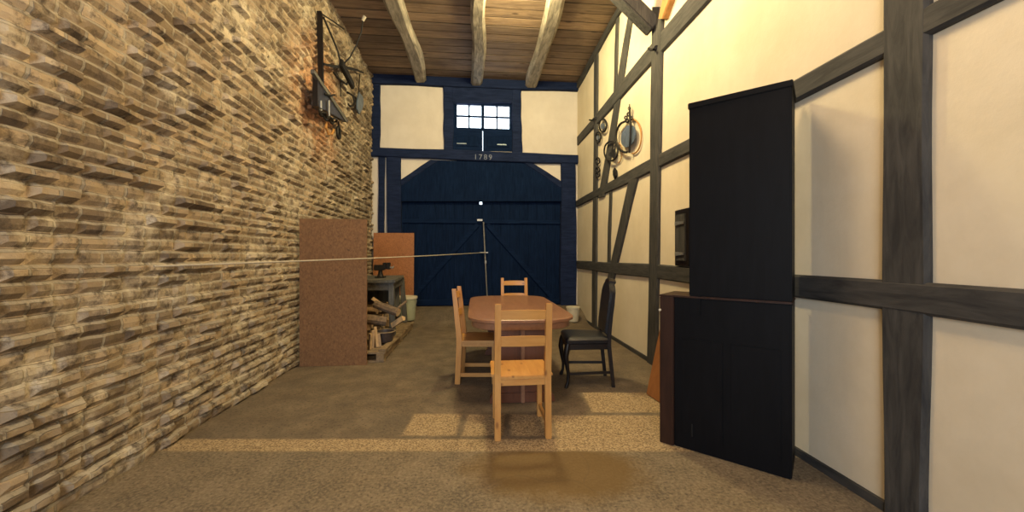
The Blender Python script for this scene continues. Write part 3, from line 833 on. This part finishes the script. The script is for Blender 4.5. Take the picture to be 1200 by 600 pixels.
def bucket(loc, r, h, mat, label, lid):
    t = thing('plastic_bucket', label, 'bucket', loc, 0, 'lidded plastic buckets')
    bm = BM(); lathe(bm, [(0, 0), (r * .80, 0), (r * .83, .01), (r * .95, h * .80), (r * 1.0, h * .80), (r * 1.0, h * .84), (r * .96, h * .84), (r * .98, h * .97)], (0, 0, 0)); obj('bucket_body', bm, mat, t, False, True)
    bm = BM(); lathe(bm, [(r * 1.0, h * .90), (r * 1.06, h * .90), (r * 1.06, h * .985), (r * 1.02, h), (r * .96, h), (r * .94, h * .975), (0, h * .975)], (0, 0, 0)); obj('lid', bm, lid, t, False, True)
    bm = BM(); tube(bm, [(r * 1.0 * math.cos(a), -r * .25 * math.sin(a) - r * .55 * math.sin(a), h * .80 - h * .42 * math.sin(a)) for a in [math.pi * k / 14 for k in range(15)]], .004, 6)
    hb = obj('handle', bm, 'steel', t, False)
bucket((-1.29, 7.36, ramp_z(7.36) + .001), .195, .44, 'bucket_g', 'pale green bucket with cream lid behind the workbench', 'white')
bucket((1.86, 7.20, ramp_z(7.20) + .001), .125, .28, 'white', 'small off white bucket in the corner behind the black chair', 'white')

# ------------------------------------------------------------------ rope
rp = wf(567.5, 296, YG - .10)
q = hit(375, 304, (0, 3.9, 0), (0, 1, 0))
e = q + (q - rp) * ((XL + .05 - q.x) / (q.x - rp.x))
bm = BM(); pts = []
for i in range(41):
    t = i / 40; p = rp.lerp(e, t); p.z -= .012 * math.sin(math.pi * min(1, t)) ; pts.append(p)
pts[0] = rp
tube(bm, pts, .007, 8)
tube(bm, [rp + V((.03 * math.cos(a), -.01 + .035 * math.sin(a), -.0)) for a in [2 * math.pi * k / 16 for k in range(16)]], .010, 8, True)
tag(obj('cord', bm, 'rope', None, True, True), 'pale cord stretched from the gate rod across to the brick wall', 'rope')

# ------------------------------------------------------------------ ironware on the brick wall
pl = thing('iron_implement', 'old dark iron farm implement with crossbar and long thin handles high on the brick wall', 'tool', wl(404, 85, .05))
bm = BM(); a, b = wl(399, 73, .16), wl(413.5, 101, .16); bar(bm, a, b, .12, .05, (1, 0, 0), .01); obj('blade', bm, 'iron', pl)
bm = BM(); tube(bm, [wl(379, 75, .14), wl(392, 78, .13), wl(405, 79, .12), wl(418, 82, .10), wl(426, 85.5, .08)], [.016, .020, .024, .020, .012], 8); obj('crossbar', bm, 'iron', pl, True, True)
bm = BM(); tube(bm, [wl(379, 20, .06), wl(389, 43, .10), wl(396, 60, .13), wl(400, 76, .16)], .014, 8); obj('handle', bm, 'iron', pl, True, True)
bm = BM(); tube(bm, [wl(375, 15, .05), wl(389, 24, .06), wl(403, 34, .06)], .010, 8); obj('handle', bm, 'iron', pl, True, True)
bm = BM(); tube(bm, [wl(391, 85, .06), wl(397, 92, .10), wl(406, 99, .13), wl(409, 94, .15)], .014, 8); obj('hook', bm, 'iron', pl, True, True)
bm = BM(); tube(bm, [wl(399, 92, .04), wl(399.5, 113, .05)], .009, 8); obj('hook', bm, 'iron', pl, True, True)
hf = thing('wall_pole', 'long thin rod with pale tip slanting out from the brick wall', 'tool', wl(400, 78, .02))
p0, p1 = wl(400, 78, .08), V((-1.66, 5.85, 4.80))
p1 = hit(427.5, 19, (0, 5.85, 0), (0, 1, 0))
bm = BM(); m_ = p0.lerp(p1, .5) + V((.05, 0, -.05)); tube(bm, [p0, p0.lerp(m_, .5) + V((.015, 0, -.02)), m_, m_.lerp(p1, .5) + V((.012, 0, -.01)), p1.lerp(p0, .08)], .011, 8); obj('shaft', bm, 'iron', hf, True, True)
bm = BM(); tube(bm, [p1.lerp(p0, .09), p1], [.022, .03], 8); obj('tip', bm, 'rope', hf, True, True)

sk = thing('sickle', 'dark sickle with broad leaf-shaped blade on the brick wall', 'sickle', wl(418, 124, .03))
bm = BM(); c = [(420, 108), (424, 113), (425, 121), (423.5, 128), (420, 134), (417.5, 128), (417.5, 119), (418.5, 112)]
prism(bm, [wl(x, y, .10) for x, y in c], (.02, 0, 0), .004); obj('blade', bm, 'blade', sk)
bm = BM(); tube(bm, [wl(420, 109, .10), wl(421, 96, .07), wl(421.5, 88, .04)], .010, 8); obj('handle', bm, 'iron', sk, True, True)
hk = thing('iron_hook', 'curled black iron hook beside the sickle on the brick wall', 'hook', wl(410, 115, .02))
bm = BM(); tube(bm, [wl(407, 108, .04), wl(412, 111, .08), wl(416, 114, .09)], .016, 8); obj('bracket', bm, 'iron', hk, True, True)
bm = BM(); tube(bm, [wl(413, 112, .08), wl(415.5, 119, .10), wl(414, 124, .10), wl(410, 124.5, .09), wl(408, 122, .08)], .014, 8); obj('curl', bm, 'iron', hk, True, True)

rk = thing('tool_rack', 'wedge-shaped dark wooden rack with pale top edge on the brick wall', 'rack', wl(385, 120, .04))
bm = BM(); pts = [(366, 86), (404, 142), (401, 143), (366, 124)]
prism(bm, [wl(x, y, .14) for x, y in pts], (.06, 0, 0), .004); obj('board', bm, 'darkwood', rk)
bm = BM(); bar(bm, wl(366, 83.5, .19), wl(404.5, 141.5, .19), .05, .045, (1, 0, 0), .004); obj('top_batten', bm, 'bench', rk)
for x, y in ((374, 104), (392, 130)):
    bm = BM(); bar(bm, wl(x, y, .085), wl(x, y, .16), .04, .05, (0, 0, 1), .004); obj('bracket', bm, 'darkwood', rk)
bm = BM(); bar(bm, wl(374.5, 14, .06), wl(376.5, 105, .12), .05, .06, (1, 0, 0), .004); obj('upright', bm, 'darkwood', rk)
for x, y0_, y1_ in ((376, 118, 130), (385.5, 118, 139)):
    bm = BM(); tube(bm, [wl(x, y0_, .22), wl(x, (y0_ + y1_) / 2, .22), wl(x + .3, y1_, .22)], .012, 8); obj('peg', bm, 'steel', rk, True, True)
bm = BM(); tube(bm, [wl(380, 110, .20), wl(386, 112, .23), wl(392, 111.5, .22)], .014, 8); obj('hook', bm, 'iron', rk, True, True)
ch = thing('iron_chain', 'black chain with hooks hanging under the wooden rack', 'chain', wl(385, 138, .04))
for i, (x, y) in enumerate(((376.3, 131), (378.5, 134), (381.5, 137), (385, 139), (388.5, 141.5), (391.5, 141))):
    bm = BM(); c = wl(x, y, .22); s = 1 if i % 2 else 0
    tube(bm, [c + V((.03 * s * math.sin(a), .055 * math.cos(a), .035 * math.sin(a) * (1 if s == 0 else .4))) for a in [2 * math.pi * k / 12 for k in range(12)]], .013, 6, True)
    obj('link', bm, 'iron', ch, True, True)
rg = thing('hanging_ring', 'oval black iron ring hanging below the rack on the brick wall', 'ring', wl(397, 155, .02))
bm = BM(); c = wl(397, 155.5, .08); tube(bm, [c + V((.0, .06 * math.cos(a), .085 * math.sin(a))) for a in [2 * math.pi * k / 18 for k in range(18)]], .020, 8, True); obj('ring', bm, 'iron', rg, True, True)
bm = BM(); tube(bm, [wl(396.8, 142, .0), wl(396.8, 143, .06), wl(397, 149, .08)], .010, 8); obj('hook', bm, 'iron', rg, True, True)
rr_ = thing('curved_hook', 'tan hook-shaped piece hanging left of the black iron ring', 'hook', wl(386, 152, .02))
bm = BM(); tube(bm, [wl(382, 143, .05), wl(382, 150, .06), wl(385, 157, .07), wl(389, 157, .07), wl(391, 152, .06)], .018, 8); obj('bow', bm, 'orange_wood', rr_, True, True)
bm = BM(); tube(bm, [wl(382, 141, .0), wl(382, 144, .06)], .008, 8); obj('pin', bm, 'iron', rr_, True, True)

# ------------------------------------------------------------------ ironware on the right wall
def ell(cx, cy, rx, ry, off, n=24, a0=0, a1=360, tilt=0):
    ps = []
    for k in range(n + (0 if a1 - a0 == 360 else 1)):
        a = math.radians(a0 + (a1 - a0) * k / n); x, y = rx * math.cos(a), ry * math.sin(a)
        ps.append(wr(cx + x * math.cos(tilt) - y * math.sin(tilt), cy + x * math.sin(tilt) + y * math.cos(tilt), off))
    return ps
GI = 'iron traps on the right wall'
tp = thing('iron_trap', 'largest iron trap with oval blue grey plate on the right wall', 'trap', wr(737, 159, .03), 0, GI)
bm = BM(); prism(bm, ell(737, 159.5, 8.2, 13.5, .045, 24, tilt=.28), NR * .012, .003); obj('plate', bm, 'blade', tp)
bm = BM(); tube(bm, [wr(733, 142, .04)] + ell(733, 160.5, 11, 18, .06, 22, 245, 80), [.016] * 24, 8); obj('jaw_or_shadow', bm, 'iron', tp, True, True)
bm = BM(); tube(bm, ell(742, 160, 9.5, 20, .02, 20, -110, 100), .010, 8); obj('jaw_or_shadow', bm, 'orange_wood', tp, True, True)  # orange arc modelled for the shadow ring on the wall
bm = BM(); tube(bm, [wr(737.8, 122, .03), wr(738, 134, .05), wr(739, 145, .07), wr(738.6, 160, .075), wr(737.5, 179, .06)], [.006, .016, .014, .012, .014], 8); obj('spring_bar', bm, 'iron', tp, True, True)
for x, y, r in ((733.5, 138, .024), (736.5, 134, .026), (735, 141.5, .03), (739.5, 138.5, .02), (737.5, 127, .012)):
    bm = BM(); tube(bm, [wr(x + .9 * 1.6 * math.cos(a), y + 1.9 * math.sin(a), .05) for a in [2 * math.pi * k / 10 for k in range(10)]], r * .42, 6, True); obj('chain_link', bm, 'iron', tp, True, True)
tp = thing('iron_trap', 'middle-sized iron hoop trap overlapping the slanting brace', 'trap', wr(716, 177, .03), 0, GI)
bm = BM(); tube(bm, ell(716, 177, 8, 11.5, .06, 26), .013, 8, True); obj('jaw_or_shadow', bm, 'iron', tp, True, True)
bm = BM(); tube(bm, ell(724.5, 179, 4.5, 11.5, .02, 16, -100, 100), .006, 8); obj('jaw_or_shadow', bm, 'orange_wood', tp, True, True)  # smaller shadow arc, built as a thin orange tube
bm = BM(); prism(bm, [wr(x, y, .05) for x, y in ((719, 172), (721, 178), (721, 186), (717, 184), (714.5, 182))], NR * .015, .003); obj('plate', bm, 'iron', tp)
bm = BM(); tube(bm, [wr(722.5, 143, .03), wr(722.5, 152, .05), wr(721, 168, .06), wr(720, 187, .06)], [.008, .011, .010, .014], 8); obj('spring_bar', bm, 'iron', tp, True, True)
for cx, cy, rx, ry, lb in ((706.5, 147, 4.3, 7.5, 'small iron hoop trap hanging right of the slender post'), (701, 160.5, 3.0, 6.0, 'smallest iron hoop trap close against the slender post')):
    tp = thing('iron_trap', lb, 'trap', wr(cx, cy, .03), 0, GI)
    bm = BM(); tube(bm, ell(cx, cy, rx, ry, .04, 20), .014, 8, True); obj('jaw_or_shadow', bm, 'iron', tp, True, True)
    bm = BM(); prism(bm, ell(cx + .2, cy + 1, rx * .5, ry * .5, .035, 12), NR * .015, .003); obj('plate', bm, 'blade', tp)
    bm = BM(); tube(bm, [wr(cx + .3, cy - ry - 3, .02), wr(cx + .3, cy, .045), wr(cx + .3, cy + ry, .045)], .008, 8); obj('spring_bar', bm, 'iron', tp, True, True)
bt = thing('iron_bit', 'small looped ironwork hanging lowest beside the slender post on the right wall', 'ironwork', wr(700.5, 197, .02))
for y, ry in ((188.5, 3.6), (199, 3.0), (204.5, 3.2)):
    bm = BM(); tube(bm, ell(700.5, y, 2.3, ry, .03, 14), .012, 6, True); obj('loop', bm, 'iron', bt, True, True)
bm = BM(); tube(bm, [wr(700.5, 191, .03), wr(700.5, 197, .03)], .006, 6); obj('link', bm, 'iron', bt, True, True)
bd = thing('wedge_blade', 'small grey leaf-shaped iron blade above the middle rail', 'blade', wr(721, 203, .02))
bm = BM(); prism(bm, [wr(x, y, .012) for x, y in ((721.5, 196.5), (723.6, 200), (723.8, 206), (722, 210), (720.4, 206), (720, 201))], NR * .03, .005); obj('blade', bm, 'iron', bd)
bm = BM(); prism(bm, [wr(x, y, .004) for x, y in ((720.5, 197.5), (721.5, 203), (720.5, 209), (718.8, 205), (718.8, 200))], NR * .012, .003); obj('blade_shadow', bm, 'bench', bd)  # grey piece behind the blade that models its pale shadow
for nm, pts, lb in (('peg', [(698, 138.5, -.01), (696, 139.5, .03), (694, 141, .09), (690.5, 140.5, .13)], 'iron peg jutting out where the slender post meets the top rail'),
                    ('peg', [(769, 55.5, -.01), (766, 58, .05), (763.5, 58.5, .10), (760.5, 57.5, .12), (760, 56.5, .12)], 'black iron hook on the main post at the top rail')):
    o = thing('wall_' + nm, lb, 'peg', wr(pts[0][0], pts[0][1], .0), 0, None, 'thing')
    bm = BM(); tube(bm, [wr(*p) for p in pts], .014, 8); obj('spike', bm, 'iron', o, True, True)
    bm = BM(); tube(bm, [wr(pts[0][0], pts[0][1], .0), wr(pts[0][0], pts[0][1], .045)], .024, 8); obj('collar', bm, 'iron', o, True, True)

# dark hatch with strap hinges behind the cupboard
ht = thing('wall_hatch', 'dark wooden wall hatch with pale strap hinges half behind the cupboard', 'hatch', wr(801, 280, .0))
a, b = wr(795, 247, 0), wr(812, 312, 0)
bm = BM(); c0_ = [a, V((b.x, b.y, a.z)), b, V((a.x, a.y, b.z))]
prism(bm, c0_, NR * .04, .006); obj('hatch_frame', bm, 'darkwood', ht)
bm = BM(); n_ = V((b.x - a.x, b.y - a.y, 0)); L_ = n_.length; n_.normalize()
prism(bm, [a + n_ * .05 - V((0, 0, .05)) + NR * .03, a + n_ * (L_ - .05) - V((0, 0, .05)) + NR * .03, V((a.x, a.y, b.z)) + n_ * (L_ - .05) + V((0, 0, .05)) + NR * .03, V((a.x, a.y, b.z)) + n_ * .05 + V((0, 0, .05)) + NR * .03], NR * .025, .004)
obj('hatch_door', bm, 'timber', ht)
for z in (a.z - .14, b.z + .12):
    bm = BM(); p = V((a.x, a.y, z)) + NR * .056 + n_ * .05; u_ = n_ * .16
    prism(bm, [p - V((0, 0, .022)), p + u_ - V((0, 0, .012)), p + u_ + V((0, 0, .012)), p + V((0, 0, .022))], NR * .012, .003); obj('hinge', bm, 'steel', ht)

# ------------------------------------------------------------------ black cupboard, lower body with ledge and tall upper body
P0 = fl(773, 518); P1 = fl(825, 533.5)
u = (P1 - P0); u.z = 0; u.normalize(); v = V((-u.y, u.x, 0))
if v.y < 0: v = -v
cb = thing('cupboard', 'black two-tier cupboard with dark brown edge standing at the right', 'cupboard', P0 + u * .35 + v * .19)
HC = hit(773, 345, P0, v).z
def ublock(bm, s0, s1, d0, d1, z0, z1, bev=.006):
    q = lambda s, d, z: P0 + u * s + v * d + V((0, 0, z))
    hexa(bm, [q(s0, d0, z0), q(s1, d0, z0), q(s1, d1, z0), q(s0, d1, z0), q(s0, d0, z1), q(s1, d0, z1), q(s1, d1, z1), q(s0, d1, z1)], bev)
def soff(px, py=450):
    p = hit(px, py, P0, v); return (p - P0).dot(u)
s_st, s_up = soff(789), soff(806.5); WC, DC = .74, .34
HU = hit(815, 121, P0 + v * .03, v).z
bm = BM(); ublock(bm, s_st, WC, .012, DC, 0, HC - .012); obj('lower_body', bm, 'cupboard', cb)
bm = BM(); ublock(bm, 0, s_st + .002, .0, DC, 0, HC - .012, .004); st_ = obj('edge_stile', bm, 'stile', cb)
bm = BM(); ublock(bm, -.004, WC + .004, -.004, DC, HC - .012, HC, .004); obj('ledge', bm, 'stile', cb)
bm = BM(); ublock(bm, s_up, WC, .02, DC - .01, HC, HU, .006); up = obj('upper_body', bm, 'cupboard', cb)
bm = BM(); ublock(bm, s_up - .006, WC + .006, .012, DC - .004, HU - .035, HU + .004, .004); obj('cornice', bm, 'cupboard', up)
bm = BM(); z0_, z1_ = hit(812, 369, P0, v).z, hit(812, 346, P0, v).z
ublock(bm, soff(808), soff(821), .002, .03, z0_, z1_, .004); obj('lock_plate', bm, 'cupboard', cb)
bm = BM(); ublock(bm, soff(810.3), soff(811.6), -.004, .014, hit(811, 512, P0, v).z, hit(811, 497, P0, v).z, .002); obj('door_pull', bm, 'iron', cb)
for s0_, s1_ in ((s_st + .05, .39), (.43, WC - .05)):
    bm = BM(); ublock(bm, s0_, s1_, .004, .02, .10, HC - .28, .005); obj('door', bm, 'cupboard', cb)
bm = BM(); p = P0 + u * .004 + v * .0 + V((0, 0, hit(774, 363, P0, v).z)); tube(bm, [p, p - v * .012], .008, 10); obj('knob', bm, 'white', cb)

# plywood sheet leaning at the wall behind the cupboard
p0, p1, pt = fl(759, 462), fl(774, 472), wr(775, 385, .03)
bm = BM(); d = (p1 - p0); d.z = 0; d.normalize()
lean = V((.42, .42 * d.x / -d.y * 0 + .04, 1.0))
nrm = d.cross(lean).normalized()
if nrm.x > 0: nrm = -nrm
Q = hit(773.5, 392, p0, nrm)
k = .86 / max(.05, Q.z); top = p0 + (Q - p0) * k
A_ = [p0, p0 + d * .40, p0 + d * .40 + lean * .86, top]
prism(bm, A_, nrm * .016, .002)
tag(obj('plywood_offcut', bm, 'ply'), 'slanting orange brown plywood offcut leaning behind the black cupboard', 'board')

# ------------------------------------------------------------------ light
def area(name, loc, target, size, power, col, sy=None):
    l = bpy.data.lights.new(name, 'AREA'); l.energy = power; l.color = col; l.size = size
    if sy: l.shape = 'RECTANGLE'; l.size_y = sy
    o = bpy.data.objects.new(name, l); COL.objects.link(o); o.location = loc
    o.rotation_euler = (V(target) - V(loc)).to_track_quat('-Z', 'Y').to_euler(); return o
def point(name, loc, power, col, r=.06):
    l = bpy.data.lights.new(name, 'POINT'); l.energy = power; l.color = col; l.shadow_soft_size = r
    o = bpy.data.objects.new(name, l); COL.objects.link(o); o.location = loc; return o
point('ceiling_lamp_light', (.55, 4.7, 4.66), 340, (1, .82, .40), .18)
point('rear_lamp_light', (.9, .2, 3.6), 65, (1, .66, .32), .08)
point('middle_lamp_light', (.75, 2.75, 4.45), 230, (1, .74, .42), .38)
area('rear_daylight_fill', (-.9, -3.2, 2.0), (0, 5, 1.6), 2.2, 190, (.80, .90, 1.0), 2.6)  # added unseen daylight fill behind the viewer; the back wall has no opening

w = bpy.data.worlds.new('world'); SC.world = w; w.use_nodes = True
nt = w.node_tree; bg = nt.nodes['Background']
bg.inputs[0].default_value = (.72, .86, 1.0, 1); bg.inputs[1].default_value = 5.0

# ------------------------------------------------------------------ camera and view
cam = bpy.data.cameras.new('camera'); cam.sensor_width = 36; cam.lens = 36 * F / 1200; cam.clip_start = .05
co = bpy.data.objects.new('camera', cam); COL.objects.link(co)
co.location = EYE; co.rotation_euler = (math.pi / 2, 0, -YAW); SC.camera = co
vs = SC.view_settings
vs.view_transform = 'Standard'; vs.look = 'None'; vs.gamma = 1; vs.exposure = 0.0; vs.use_curve_mapping = False
